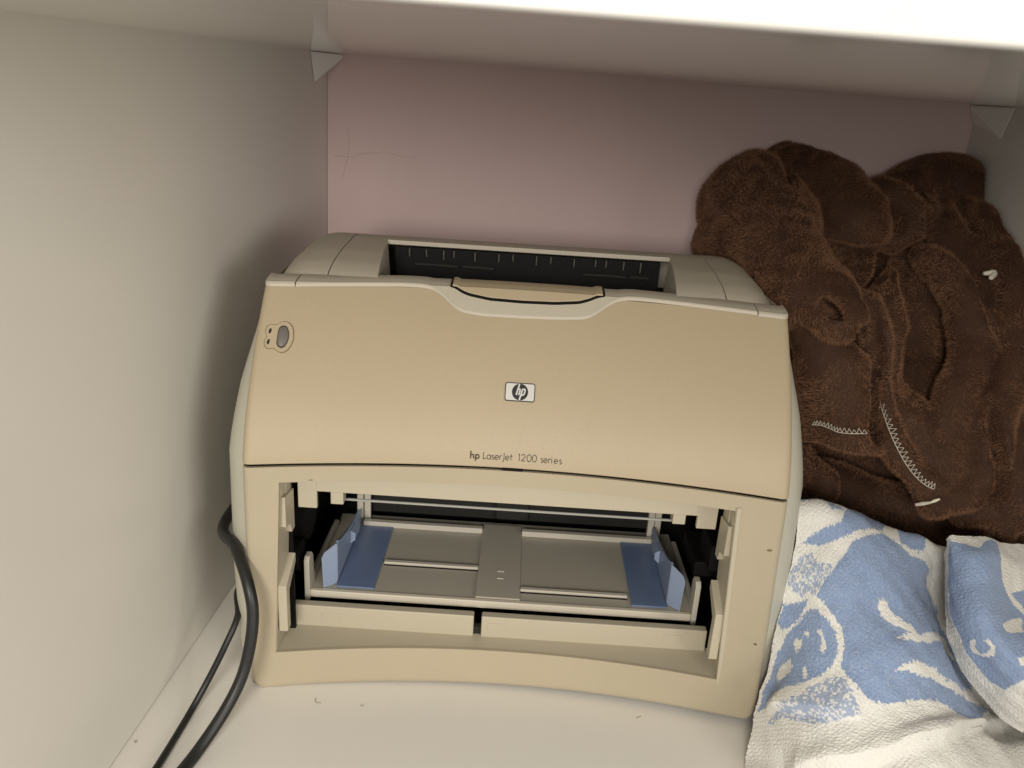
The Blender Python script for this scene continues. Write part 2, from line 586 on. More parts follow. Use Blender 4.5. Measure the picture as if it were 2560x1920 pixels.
def ink(strokes, off, name, mat, parent):
    g = Geo()
    for pts, w in strokes:
        pts = np.asarray(pts, float)
        if len(pts) == 2:
            pts = np.linspace(pts[0], pts[1], 4)
        t = np.gradient(pts, axis=0)
        t /= np.linalg.norm(t, axis=1)[:, None] + 1e-12
        nr = np.stack([-t[:, 1], t[:, 0]], 1) * w / 2
        A, B = pts + nr, pts - nr
        P = np.array([[on(*a, off, False), on(*b, off, False)] for a, b in zip(A, B)])
        v, f = sheet(P, P + np.array([0, .0006, 0]))
        g.add(v, f)
    return g.build(name, mat, parent, smooth=False)


def arc(cx_, cz_, rx, rz, a0, a1, n=14):
    a = np.radians(np.linspace(a0, a1, n))
    return np.stack([cx_ + rx * np.cos(a), cz_ + rz * np.sin(a)], 1)


# slanted letters of the badge
sl = .30
def slant(p, cz_=.2553):
    p = np.asarray(p, float)
    return np.stack([p[:, 0] + sl * (p[:, 1] - cz_), p[:, 1]], 1)


lw = .00105
hp = [(slant([(-.0026, .2606), (-.0026, .2532)]), lw * 1.1),
      (slant(np.concatenate([arc(-.00165, .2562, .00095, .0010, 170, 0, 8), [(-.0007, .2532)]])), lw),
      (slant([(.0009, .2574), (.0009, .2500)]), lw * 1.1),
      (slant(np.concatenate([[(.0009, .2570)], arc(.0021, .2561, .0010, .0011, 100, 0, 7), arc(.0021, .2543, .0010, .0010, 0, -90, 6), [(.0009, .2533)]])), lw)]
ink(hp, .0020, 'badge_letters', 'silver', badge)

# product lettering, geometric light face ------------------------------------
def text_strokes():
    S = []
    b, xh, cap, asc = .2081, .0031, .0051, .0055
    w, wb = .00042, .00085
    r = xh / 2

    def line(*p, ww=w): S.append((np.array(p), ww))

    def add(p, ww=w): S.append((np.asarray(p), ww))
    # bold h, p
    x = -.0343
    line((x, b), (x, b + asc), ww=wb)
    add(np.concatenate([arc(x + .0011, b + xh - .0012, .0011, .0010, 180, 0), [(x + .0022, b)]]), wb)
    x = -.0306
    line((x, b - .0017), (x, b + xh), ww=wb)
    add(arc(x + .0013, b + r, .0013, r - .0002, 0, 360, 20), wb)
    # L a s e r J e t
    x = -.0248
    add([(x, b + cap), (x, b + .0002)]); add([(x - .0002, b + .0002), (x + .0021, b + .0002)])

    def a_(x): add(arc(x + .0014, b + r, .0014, r, 0, 360, 20)); line((x + .0028, b), (x + .0028, b + xh))
    def s_(x): add(np.concatenate([arc(x + .0008, b + .0023, .0007, .0008, 50, 250, 9), arc(x + .0008, b + .0008, .0008, .0008, 70, -140, 10)]))
    def e_(x): add(np.concatenate([[(x + .0001, b + r)], [(x + .0028, b + r)], arc(x + .00145, b + r, .00138, r, 0, 310, 18)]))
    def r_(x): line((x, b), (x, b + xh)); add(arc(x + .0010, b + xh - .0010, .0010, .0010, 180, 55, 6))
    a_(-.0221); s_(-.0183); e_(-.0162); r_(-.0124)
    x = -.0093
    add(np.concatenate([[(x, b + cap)], [(x, b)], arc(x - .0010, b - .0002, .0010, .0010, 0, -100, 6)]))
    e_(-.0083)
    x = -.0040
    line((x, b), (x, b + .0046)); line((x - .0008, b + xh), (x + .0011, b + xh))
    # 1200
    x = .0023
    line((x, b), (x, b + cap)); line((x - .0008, b + cap - .0004), (x, b + cap))
    x = .0039
    add(np.concatenate([arc(x + .0013, b + cap - .0014, .0013, .0013, 170, -40, 12), [(x + .0001, b + .0002)]])); line((x, b + .0002), (x + .0028, b + .0002))
    for x in (.0080, .0120):
        add(arc(x + .0016, b + cap / 2, .0016, cap / 2, 0, 360, 24))
    s_(.0185); e_(.0206); r_(.0244)
    line((.0266, b), (.0266, b + xh)); line((.0266, b + xh + .0010), (.0266, b + xh + .0015), ww=.0005)
    e_(.0283); s_(.0325)
    return S


ink(text_strokes(), .00035, 'lettering', 'ink', door)
# little dark slot over the middle of the seam, scuffs
Geo().box(-.0100, .0053, Sy(0, .2) + .0002, Sy(0, .2) + .004, .1998, .2024).build('seam_latch', 'dark', printer)
Geo().box(-.19, .19, .0265, .029, .196, .206).build('seam_backing', 'dark', printer)
for x, z, l, hgt, sk in ((.1958 - .0007, .0744, .0024, .0006, .1), (.1925, .1588, .0034, .0011, .12), (-.1515, .1884, .0040, .0009, 0)):
    pts = [(x - l / 2, z - sk * l / 2), (x - l * .2, z + hgt * .4), (x + l * .25, z + hgt * .5 + sk * l / 3), (x + l / 2, z + sk * l / 2), (x + l * .1, z - hgt * .5), (x - l * .3, z - hgt * .4)]
    plate([(a, b) for a, b in pts], .0003 + .0006 * (x > .1), 'scuff', 'scuff', frame)

# paper bay -------------------------------------------------------------------
YB = .042
xs = np.linspace(hl(HB) - .001, hr(HB) + .001, 30)
P = np.array([[(x, Sy(x, .03) * (1 - k) + (YB + .004) * k + .0015 * (1 - k), HB - .0004 + .0006 * k) for x in xs] for k in (0, .5, 1)])
v, f = sheet(P, P - np.array([0, 0, .003]))
mesh_object('bay_floor', v, f, 'bay', printer)
P = np.array([[(x, Sy(x, .19) * (1 - k) + (YB + .004) * k + .0015 * (1 - k), HT + .0004 + .002 * k) for x in np.linspace(hl(HT) - .001, hr(HT) + .001, 30)] for k in (0, .5, 1)])
v, f = sheet(P, P + np.array([0, 0, .003]))
mesh_object('bay_roof', v, f, 'bay', printer)
for s, hx in ((-1, hl), (1, hr)):
    zz = [.030, HB, .06, .1, .14, HT, .190]
    P = np.array([[(hx(min(max(z, HB), HT)) + s * (.0004 - .004 * 0), y, z) for z in zz] for y in (Sy(.178, .1) + .001, .02, .0405)])
    for row, y in zip(P, (0, 1, 2)):
        pass
    v, f = sheet(P, P + np.array([s * .003, 0, 0]))
    wall = mesh_object('bay_wall', v, f, 'bay', printer)
    # moulded ribs and clips on the cheek
    xw = (-.1795, -.1725) if s < 0 else (.1630, .1700)
    a, b = xw

    def rib(poly, nm='clip'):
        Geo().prism([(a, y, z) for y, z in poly], [(b, y, z) for y, z in poly]).build(nm, 'bay', wall, smooth=False, bevel=.0006)
    rib([(.014, .144), (.014, .170), (.038, .166), (.038, .131), (.030, .131), (.026, .140)])
    rib([(.0085, .0520), (.0085, .094), (.037, .108), (.037, .100), (.017, .086), (.017, .0520)])
    xa, xb = (a, b - .002) if s < 0 else (a + .002, b)
    Geo().box(xa, xb, .012, .020, .172, .188).build('clip', 'bay', wall, bevel=.0005)
    Geo().box(xa, xb, .024, .040, .150, .188).build('clip', 'bay', wall, bevel=.0005)
    xa, xb = (-.170, -.155) if s < 0 else (.1455, .161)
    Geo().box(xa, xb, .040, .044, .148 if s < 0 else .152, .1885).build('panel_flap', 'bay', wall, bevel=.0005)
# ledge at the back of the bay floor
for x0, x1 in ((-.1775, -.0263), (-.0199, .1690)):
    led = Geo().box(x0, x1, YB, YB + .008, .033, .0540).build('bay_ledge', 'bay', printer, bevel=.0012)
    for xm in ((-.152, -.138) if x0 < -.1 else (-.013, .002)), ((.134, .149) if x0 > -.1 else None):
        pass
for xa, xb in ((-.153, -.139), (-.0145, .001), (.133, .148)):
    Geo().box(xa, xb, YB - .0004, YB, .0420, .0480).build('moulded_mark', 'bay', led, bevel=.0002)
Geo().box(-.0268, -.0194, YB + .003, YB + .008, .033, .0415).build('ledge_bridge', 'dark_grey', printer)
Geo().box(-.1625, .153, .0405, .0455, .1628, .1895).build('bay_beam', 'bay', printer, bevel=.0007)
for x0, x1, z0 in ((-.1455, -.1352, .1495), (.1275, .1378, .1515)):
    Geo().box(x0, x1, .0455, .056, z0, .166).build('beam_tab', 'bay', printer, bevel=.0008)
Geo().tube([(-.1372, .0600, .1470), (-.04, .0602, .1468), (.05, .0602, .1468), (.130, .0600, .1470)], .0011, 8).build('pickup_rod', 'rod', printer)
# dark inside of the machine
g = Geo().box(-.190, .190, .2350, .2380, .012, .3).box(-.193, -.190, .0365, .238, .012, .2).box(.190, .193, .0365, .238, .012, .2)
g.box(-.193, .193, .05, .238, .008, .012).box(-.193, .193, .047, .238, .1900, .1935)
g.box(-.1905, -.1745, .0365, .0395, .012, .19).box(.1715, .1905, .0365, .0395, .012, .19)
g.build('interior', 'dark', printer, smooth=False)
Geo().box(-.15, .15, .205, .2345, .055, .13).box(-.016, .018, .196, .2345, .06, .14).build('pickup_roller_housing', 'dark_grey', printer, bevel=.002)
Geo().tube([(-.186, .10, .11), (-.176, .10, .11)], .024, 18).tube([(-.186, .07, .085), (-.177, .07, .085)], .014, 14).build('drive_gear', 'dark', printer)
Geo().box(.158, .186, .075, .13, .085, .10).box(.166, .186, .06, .10, .10, .125).build('drive_block', 'dark', printer, bevel=.002)

# paper tray ------------------------------------------------------------------
tray = Geo().box(-.1705, .1605, .0690, .2020, .0450, .0500).build('paper_tray', 'tray', printer, bevel=.0005)
tray.location.z = .003
Geo().box(-.1690, .1590, .0640, .0688, .0438, .0510).build('tray_lip', 'lip', tray, bevel=.0009)
for x0, x1 in ((-.1735, -.1688), (.1590, .1637)):
    Geo().prism([(x0, y, z) for y, z in ((.063, .041), (.063, .080), (.066, .0835), (.074, .0835), (.078, .079), (.080, .058), (.180, .055), (.180, .0455), (.07, .0455))],
                [(x1, y, z) for y, z in ((.063, .041), (.063, .080), (.066, .0835), (.074, .0835), (.078, .079), (.080, .058), (.180, .055), (.180, .0455), (.07, .0455))]).build('tray_side', 'tray_edge', tray, smooth=False, bevel=.0008)
Geo().box(-.0270, .0115, .0692, .1950, .0502, .0520).build('centre_strip', 'tray', tray, bevel=.0004)
for y in (.0985, .1100):
    Geo().box(-.0095, -.0035, y, y + .0016, .0520, .0526).build('strip_mark', 'tray_edge', tray)
for x0, x1, y in ((-.1135, -.0272, .113), (.0117, .106, .083)):
    Geo().box(x0, x1, y, y + .0045, .0502, .0528).build('cross_rib', 'tray_edge', tray, bevel=.0006)
    Geo().box(x0, x1, y - .0018, y - .0002, .0488, .0503).build('slot', 'dark', tray)
for x0, x1 in ((-.145, -.0272), (.0117, .140)):
    Geo().box(x0, x1, .178, .184, .0502, .0560).build('cross_rib', 'tray_edge', tray, bevel=.0006)
for x0, x1 in ((-.1530, -.1400), (.1360, .1490)):
    Geo().box(x0, x0 + .006, .1880, .1940, .0502, .1200).box(x0 + .0068, x1, .190, .194, .0502, .1200).build('tray_post', 'tray_edge', tray, bevel=.0006)
# blue paper guides
for s, xo, xi in ((-1, -.1480, -.1150), (1, .1395, .1085)):
    g = Geo()
    x0, x1 = min(xo, xi), max(xo, xi)
    g.box(x0, x1, .0715, .1775, .0503, .0520)
    base = g.build('paper_guide', 'blue', tray, bevel=.0006)
    prof = [(.0780, .0521), (.0780, .0890), (.083, .0905), (.100, .0840), (.125, .0770), (.150, .0720), (.178, .0690), (.184, .066), (.184, .0521)]
    t = .0022
    Geo().prism([(xo, y, z) for y, z in prof], [(xo + s * t, y, z) for y, z in prof]).build('guide_wall', 'blue_light', base, smooth=False, bevel=.0006)
    fl = [(xo + s * .0105, .0685, .0503), (xo + s * .0115, .0685, .0800), (xo + s * .0095, .0695, .0850), (xo + s * .0005, .0778, .0905), (xo + s * .0005, .0778, .0503)]
    Geo().prism(fl, [(x + s * .0006, y + .0020, z) for x, y, z in fl]).build('guide_flange', 'blue_light', base, smooth=False, bevel=.0005)
    Geo().prism([(xo - s * .0002, y, z) for y, z in ((.128, .060), (.150, .058), (.153, .070), (.130, .073))],
                [(xo - s * .0050, y, z) for y, z in ((.128, .064), (.150, .062), (.153, .068), (.130, .070))]).build('guide_tab', 'blue_light', base, smooth=False, bevel=.0005)


# ---- measured control points (metres)
TOWEL_GRID = [[[0.5177, -0.34, 0.1496], [0.5534, -0.33, 0.1422], [0.5867, -0.33, 0.134], [0.6271, -0.325, 0.1195], [0.6717, -0.32, 0.1051], [0.7217, -0.31, 0.0963]], [[0.4973, -0.385, 0.178], [0.5243, -0.39, 0.1801], [0.5567, -0.385, 0.1701], [0.5971, -0.38, 0.1564], [0.6449, -0.365, 0.1338], [0.6962, -0.35, 0.1187]], [[0.4915, -0.41, 0.1506], [0.5157, -0.425, 0.1572], [0.547, -0.425, 0.1538], [0.5888, -0.41, 0.1365], [0.6464, -0.37, 0.0756], [0.6984, -0.36, 0.0812]], [[0.4865, -0.425, 0.1079], [0.5121, -0.45, 0.1249], [0.5454, -0.455, 0.129], [0.5969, -0.435, 0.1139], [0.6531, -0.39, 0.0423], [0.6983, -0.38, 0.0464]], [[0.48, -0.44, 0.0648], [0.5082, -0.475, 0.0944], [0.5458, -0.485, 0.1073], [0.6001, -0.465, 0.1004], [0.6635, -0.415, 0.023], [0.7149, -0.4, 0.0233]], [[0.4745, -0.455, 0.0296], [0.5009, -0.5, 0.0674], [0.5405, -0.51, 0.08], [0.5934, -0.495, 0.0775], [0.673, -0.445, 0.0182], [0.7252, -0.42, 0.0098]], [[0.4656, -0.475, 0.013], [0.4975, -0.515, 0.0498], [0.5379, -0.525, 0.0687], [0.5901, -0.515, 0.0738], [0.6741, -0.47, 0.032], [0.7252, -0.44, 0.0126]], [[0.463, -0.487, 0.003], [0.4937, -0.53, 0.0349], [0.5335, -0.545, 0.0578], [0.5813, -0.54, 0.0668], [0.6655, -0.5, 0.0296], [0.7252, -0.46, 0.003]], [[0.4562, -0.515, 0.003], [0.4895, -0.55, 0.0153], [0.5326, -0.565, 0.0315], [0.5855, -0.56, 0.0376], [0.665, -0.53, 0.0163], [0.7252, -0.48, 0.003]], [[0.447, -0.55, 0.004], [0.4824, -0.58, 0.0092], [0.5271, -0.595, 0.0144], [0.5764, -0.595, 0.0196], [0.6629, -0.56, 0.0248], [0.7252, -0.5, 0.03]]]
TOWEL2_GRID = [[[0.6165, -0.388, 0.1452], [0.6115, -0.4, 0.1712], [0.6358, -0.395, 0.1678], [0.6642, -0.38, 0.1586], [0.7157, -0.35, 0.1449]], [[0.615, -0.403, 0.1345], [0.61, -0.415, 0.1605], [0.6276, -0.42, 0.1675], [0.6591, -0.405, 0.1566], [0.7151, -0.37, 0.1337]], [[0.6148, -0.418, 0.1153], [0.6098, -0.43, 0.1413], [0.6253, -0.44, 0.1534], [0.6632, -0.42, 0.1375], [0.7229, -0.385, 0.1134]], [[0.6159, -0.433, 0.0987], [0.6109, -0.445, 0.1247], [0.622, -0.46, 0.1422], [0.6592, -0.445, 0.129], [0.7252, -0.405, 0.097]], [[0.6259, -0.448, 0.0775], [0.6209, -0.46, 0.1035], [0.6283, -0.48, 0.1264], [0.6608, -0.47, 0.1194], [0.7252, -0.425, 0.0822]], [[0.6429, -0.463, 0.0614], [0.6379, -0.475, 0.0874], [0.6452, -0.495, 0.1094], [0.6752, -0.485, 0.1016], [0.7252, -0.44, 0.0619]], [[0.6585, -0.483, 0.0545], [0.6535, -0.495, 0.0805], [0.6639, -0.51, 0.0936], [0.6941, -0.5, 0.0853], [0.7252, -0.46, 0.0431]]]
BLUE1 = [[(0.029, 0.209), (0.071, 0.192), (0.146, 0.172), (0.234, 0.155), (0.318, 0.0), (0.427, 0.046), (0.519, 0.063), (0.594, 0.063), (0.628, 0.038), (0.64, 0.146), (0.619, 0.159), (0.586, 0.163), (0.54, 0.155), (0.49, 0.008), (0.456, 0.142), (0.397, 0.151), (0.331, 0.163), (0.268, 0.18), (0.213, 0.192), (0.172, 0.201), (0.109, 0.209)], [(0.301, 0.188), (0.364, 0.172), (0.439, 0.155), (0.494, 0.155), (0.548, 0.167), (0.611, 0.192), (0.661, 0.205), (0.699, 0.209), (0.757, 0.218), (0.791, 0.247), (0.812, 0.28), (0.816, 0.314), (0.837, 0.347), (0.849, 0.381), (0.828, 0.402), (0.669, 0.473), (0.657, 0.506), (0.762, 0.481), (0.69, 0.544), (0.644, 0.582), (0.619, 0.569), (0.598, 0.544), (0.565, 0.531), (0.51, 0.527), (0.46, 0.527), (0.402, 0.527), (0.356, 0.515), (0.322, 0.494), (0.285, 0.473), (0.259, 0.456), (0.268, 0.41), (0.259, 0.372), (0.218, 0.343), (0.172, 0.322), (0.146, 0.31), (0.172, 0.276), (0.213, 0.251), (0.259, 0.222)], [(0.121, 0.339), (0.155, 0.339), (0.201, 0.356), (0.234, 0.381), (0.247, 0.41), (0.243, 0.435), (0.23, 0.456), (0.197, 0.477), (0.159, 0.494), (0.113, 0.502), (0.084, 0.519), (0.046, 0.552), (0.013, 0.569), (0.013, 0.51), (0.017, 0.464), (0.021, 0.435), (0.05, 0.397), (0.084, 0.364)], [(0.013, 0.113), (0.13, 0.1), (0.247, 0.117), (0.176, 0.13), (0.004, 0.029)], [(0.565, 0.18), (0.632, 0.172), (0.674, 0.172), (0.686, 0.197), (0.669, 0.218), (0.611, 0.201)], [(0.0, 0.335), (0.05, 0.331), (0.105, 0.318), (0.096, 0.339), (0.079, 0.364), (0.033, 0.385), (0.004, 0.372)]]  # blue outlines; the small patch near the upper right is shade painted as blue
MOTTLE1 = [[(0.23, 0.481), (0.272, 0.473), (0.305, 0.502), (0.326, 0.531), (0.343, 0.552), (0.289, 0.565), (0.209, 0.586), (0.109, 0.577), (0.063, 0.611), (0.067, 0.582), (0.105, 0.552), (0.151, 0.523), (0.188, 0.498)], [(0.038, 0.234), (0.088, 0.226), (0.13, 0.243), (0.197, 0.243), (0.209, 0.259), (0.159, 0.289), (0.142, 0.31), (0.109, 0.305), (0.075, 0.318), (0.0, 0.293), (0.008, 0.264)]]
WHITE1 = [[(0.414, 0.301), (0.439, 0.305), (0.456, 0.335), (0.49, 0.36), (0.523, 0.385), (0.498, 0.389), (0.464, 0.368), (0.427, 0.347), (0.414, 0.326)], [(0.439, 0.393), (0.481, 0.385), (0.531, 0.389), (0.603, 0.364), (0.787, 0.264), (0.808, 0.318), (0.707, 0.347), (0.552, 0.41), (0.502, 0.406), (0.448, 0.397)], [(0.431, 0.46), (0.464, 0.452), (0.502, 0.452), (0.544, 0.464), (0.598, 0.485), (0.674, 0.49), (0.636, 0.51), (0.582, 0.498), (0.527, 0.485), (0.473, 0.469), (0.439, 0.464)], [(0.163, 0.377), (0.184, 0.381), (0.205, 0.41), (0.197, 0.427), (0.184, 0.423), (0.184, 0.397)], [(0.113, 0.385), (0.13, 0.381), (0.13, 0.393)], [(0.092, 0.397), (0.117, 0.402), (0.121, 0.418), (0.1, 0.427), (0.084, 0.41)], [(0.038, 0.46), (0.079, 0.439), (0.105, 0.456), (0.1, 0.469), (0.067, 0.49), (0.046, 0.485)], [(0.142, 0.46), (0.155, 0.46), (0.167, 0.481), (0.155, 0.481)]]
BLUE2 = [[(0.243, 0.046), (0.368, 0.075), (0.502, 0.121), (0.573, 0.042), (0.695, 0.017), (0.678, 0.176), (0.653, 0.293), (0.766, 0.456), (0.841, 0.494), (0.623, 0.782), (0.427, 0.824), (0.297, 0.845), (0.218, 0.791), (0.205, 0.678), (0.209, 0.582), (0.142, 0.452), (0.126, 0.293), (0.13, 0.1)], [(0.724, 0.343), (0.82, 0.305), (0.937, 0.322), (0.9, 0.439), (0.782, 0.439)]]
WHITE2 = [[(0.276, 0.628), (0.314, 0.611), (0.356, 0.615), (0.322, 0.636), (0.31, 0.674), (0.356, 0.682), (0.414, 0.661), (0.414, 0.632), (0.385, 0.623), (0.435, 0.623), (0.448, 0.657), (0.402, 0.695), (0.331, 0.695), (0.268, 0.665)], [(0.611, 0.544), (0.69, 0.502), (0.757, 0.477), (0.732, 0.565), (0.644, 0.582), (0.603, 0.573)], [(0.561, 0.715), (0.69, 0.682), (0.644, 0.749), (0.531, 0.749)]]
RIDGE1 = [(0.046, 0.552), (0.117, 0.54), (0.222, 0.54), (0.339, 0.552)]
RIDGE2 = [(0.126, 0.762), (0.23, 0.715), (0.343, 0.707), (0.456, 0.686), (0.569, 0.661), (0.741, 0.523), (0.891, 0.49)]
RIDGE3 = [(0.377, 0.276), (0.456, 0.285), (0.54, 0.339)]
FOLDS = [[[0.4633, -0.1, 0.3728, 0.04], [0.4734, -0.12, 0.3764, 0.047], [0.4863, -0.17, 0.3572, 0.048], [0.5001, -0.22, 0.3334, 0.042], [0.5138, -0.27, 0.3167, 0.032], [0.5236, -0.295, 0.3098, 0.024]], [[0.4463, -0.12, 0.341, 0.028], [0.4636, -0.16, 0.3415, 0.035]], [[0.5213, -0.05, 0.4056, 0.034], [0.5312, -0.07, 0.3958, 0.042], [0.5548, -0.1, 0.3848, 0.048], [0.5695, -0.13, 0.37, 0.044], [0.5578, -0.15, 0.34, 0.035]], [[0.6378, -0.06, 0.3909, 0.034], [0.6765, -0.04, 0.4046, 0.036], [0.6986, -0.05, 0.4034, 0.038], [0.7278, -0.06, 0.3728, 0.04]], [[0.6099, -0.1, 0.4059, 0.012], [0.6261, -0.115, 0.4002, 0.014], [0.6428, -0.125, 0.3897, 0.015], [0.6367, -0.135, 0.3746, 0.015], [0.6145, -0.14, 0.3594, 0.013]], [[0.6466, -0.095, 0.4052, 0.009], [0.6601, -0.105, 0.3925, 0.011], [0.6642, -0.115, 0.3759, 0.01]], [[0.711, -0.105, 0.3449, 0.055], [0.7283, -0.14, 0.312, 0.052], [0.728, -0.18, 0.2729, 0.05], [0.7197, -0.215, 0.2423, 0.04]], [[0.6343, -0.17, 0.3527, 0.013], [0.6522, -0.192, 0.3443, 0.016], [0.663, -0.22, 0.3237, 0.017], [0.6654, -0.247, 0.2912, 0.019], [0.6551, -0.277, 0.2581, 0.02], [0.6435, -0.302, 0.2209, 0.021], [0.6301, -0.322, 0.1901, 0.019]], [[0.5669, -0.18, 0.3466, 0.011], [0.5662, -0.228, 0.3109, 0.012], [0.5737, -0.258, 0.2818, 0.013], [0.582, -0.277, 0.2507, 0.011]], [[0.5941, -0.175, 0.3442, 0.011], [0.5913, -0.223, 0.3003, 0.012], [0.5961, -0.248, 0.2732, 0.012], [0.6033, -0.268, 0.2496, 0.012]], [[0.6418, -0.135, 0.3363, 0.018], [0.6482, -0.17, 0.2955, 0.024], [0.6435, -0.198, 0.2536, 0.024], [0.6294, -0.238, 0.2252, 0.02]], [[0.5204, -0.272, 0.2809, 0.022], [0.5366, -0.285, 0.2528, 0.03], [0.5436, -0.295, 0.2306, 0.028], [0.5478, -0.312, 0.2112, 0.02]], [[0.5615, -0.285, 0.2515, 0.02], [0.5655, -0.3, 0.2272, 0.018]], [[0.5237, -0.305, 0.2017, 0.012], [0.5404, -0.318, 0.2046, 0.014], [0.5655, -0.318, 0.2081, 0.012]], [[0.5753, -0.295, 0.2472, 0.011], [0.5816, -0.31, 0.2178, 0.012], [0.5972, -0.328, 0.1894, 0.013], [0.6183, -0.34, 0.1716, 0.014], [0.6441, -0.335, 0.1808, 0.016], [0.6653, -0.325, 0.2069, 0.018], [0.6763, -0.305, 0.2446, 0.018], [0.6878, -0.28, 0.2776, 0.02]], [[0.5728, -0.3, 0.2536, 0.009], [0.5798, -0.308, 0.2319, 0.01], [0.5891, -0.319, 0.213, 0.01], [0.6001, -0.331, 0.1969, 0.01], [0.6181, -0.339, 0.1837, 0.01]], [[0.6046, -0.285, 0.2252, 0.026], [0.6213, -0.305, 0.2044, 0.026]], [[0.6554, -0.3, 0.229, 0.012], [0.6482, -0.325, 0.2012, 0.012]], [[0.6946, -0.29, 0.2481, 0.016], [0.7005, -0.305, 0.2129, 0.018], [0.7083, -0.32, 0.1625, 0.018]], [[0.7188, -0.27, 0.2659, 0.02], [0.7253, -0.3, 0.2017, 0.02], [0.739, -0.31, 0.1484, 0.02]], [[0.5346, -0.29, 0.1762, 0.016], [0.5405, -0.3, 0.1512, 0.014]], [[0.5662, -0.245, 0.128, 0.026], [0.6243, -0.245, 0.1123, 0.026], [0.6711, -0.27, 0.1182, 0.026], [0.7041, -0.29, 0.129, 0.026], [0.7453, -0.29, 0.1253, 0.024]], [[0.7091, -0.12, 0.3806, 0.014], [0.716, -0.165, 0.3571, 0.016], [0.7201, -0.205, 0.3195, 0.016], [0.7087, -0.245, 0.2833, 0.018]], [[0.6934, -0.17, 0.3323, 0.01], [0.6892, -0.22, 0.3049, 0.012], [0.6835, -0.25, 0.2747, 0.012]], [[0.6598, -0.315, 0.1462, 0.012], [0.6827, -0.318, 0.1605, 0.014], [0.6975, -0.32, 0.1412, 0.012]]]
CARVE = [[[0.501, -0.09, 0.4303, 0.006], [0.4974, -0.15, 0.4021, 0.006], [0.5015, -0.2, 0.3713, 0.006], [0.5252, -0.24, 0.3363, 0.006]], [[0.5427, -0.2, 0.3426, 0.014], [0.5698, -0.2, 0.3393, 0.018], [0.5969, -0.18, 0.3493, 0.01]], [[0.6072, -0.13, 0.3893, 0.009], [0.6163, -0.14, 0.3776, 0.01]], [[0.6478, -0.1, 0.4091, 0.006], [0.6519, -0.13, 0.3772, 0.006]], [[0.511, -0.325, 0.3251, 0.0075], [0.5284, -0.27, 0.31, 0.007]], [[0.535, -0.28, 0.3176, 0.006], [0.5426, -0.29, 0.2995, 0.008], [0.5382, -0.29, 0.2882, 0.006]], [[0.5603, -0.25, 0.338, 0.006], [0.5704, -0.285, 0.2824, 0.007], [0.5759, -0.29, 0.266, 0.006]], [[0.5927, -0.24, 0.3314, 0.007], [0.597, -0.28, 0.276, 0.006]], [[0.6202, -0.26, 0.3314, 0.012], [0.6153, -0.29, 0.2884, 0.018], [0.6135, -0.3, 0.2585, 0.014]], [[0.6782, -0.22, 0.3459, 0.007], [0.6807, -0.25, 0.3049, 0.008]], [[0.4646, -0.14, 0.4273, 0.006], [0.4798, -0.17, 0.4142, 0.007]], [[0.6875, -0.1, 0.4124, 0.006], [0.6985, -0.13, 0.3812, 0.008]], [[0.5232, -0.33, 0.188, 0.012], [0.5621, -0.33, 0.1826, 0.02], [0.5885, -0.34, 0.1713, 0.014]], [[0.6405, -0.33, 0.258, 0.006], [0.6269, -0.35, 0.229, 0.006], [0.6122, -0.36, 0.2066, 0.006]], [[0.6666, -0.33, 0.2607, 0.006], [0.6689, -0.34, 0.2253, 0.006], [0.671, -0.35, 0.1859, 0.008]], [[0.5666, -0.29, 0.2763, 0.006], [0.5683, -0.3, 0.2427, 0.006], [0.5694, -0.31, 0.2165, 0.007]]]
FILL = [[[0.5723, -0.06, 0.3326, 0.05], [0.6471, -0.08, 0.2622, 0.075], [0.736, -0.12, 0.1909, 0.08]], [[0.6076, -0.12, 0.2244, 0.06], [0.6262, -0.15, 0.1539, 0.06], [0.7179, -0.16, 0.1112, 0.065], [0.7858, -0.15, 0.1138, 0.06]], [[0.6816, -0.05, 0.3495, 0.055], [0.7486, -0.055, 0.3023, 0.06]]]
STITCH1 = [[0.553, -0.345, 0.2673], [0.556, -0.345, 0.2581], [0.5619, -0.345, 0.2469], [0.5684, -0.345, 0.2357], [0.5755, -0.345, 0.2245], [0.5836, -0.345, 0.2132], [0.592, -0.345, 0.2029], [0.6012, -0.345, 0.1938], [0.6109, -0.345, 0.1869], [0.6187, -0.345, 0.1838]]
STITCH2 = [[0.502, -0.345, 0.2336], [0.5105, -0.345, 0.2334], [0.52, -0.345, 0.2306], [0.5286, -0.345, 0.2277], [0.5406, -0.345, 0.2275], [0.5521, -0.345, 0.2291]]
SCRAPS = [[0.6699, -0.23, 0.3595], [0.6774, -0.23, 0.3609], [0.6764, -0.23, 0.3538], [0.6046, -0.36, 0.175], [0.611, -0.36, 0.1783], [0.6169, -0.36, 0.1812]]
CORD1 = [[0.034, -0.22, 0.1], [0.034, -0.33, 0.125], [0.0313, -0.415, 0.1219], [0.0571, -0.455, 0.1264], [0.0747, -0.478, 0.1112], [0.0809, -0.487, 0.0861], [0.0776, -0.498, 0.0505], [0.0688, -0.514, 0.0257], [0.0554, -0.5424, 0.0055], [0.048, -0.5794, 0.0055], [0.0391, -0.6158, 0.0055]]
CORD2 = [[0.045, -0.28, 0.03], [0.043, -0.36, 0.05], [0.0414, -0.415, 0.0614], [0.0518, -0.445, 0.056], [0.047, -0.463, 0.0377], [0.0411, -0.482, 0.0212], [0.0332, -0.5029, 0.0033], [0.0333, -0.5491, 0.0033], [0.0318, -0.5864, 0.0033], [0.0272, -0.6184, 0.0033]]

# ------------------------------------------------------------------ cords
for pts, r, lab in ((CORD1, .0045, 'thick black power cord curving over the printer front edge to the floor'),
                    (CORD2, .0026, 'thin black cable lying on the floor between the wall and the thicker cord')):
    o = Geo().tube(spline(pts, 90), r, 16).build('power_cord' if r > .004 else 'cable', 'rubber')
    tag(o, lab, 'cord', 'black cords beside the printer')

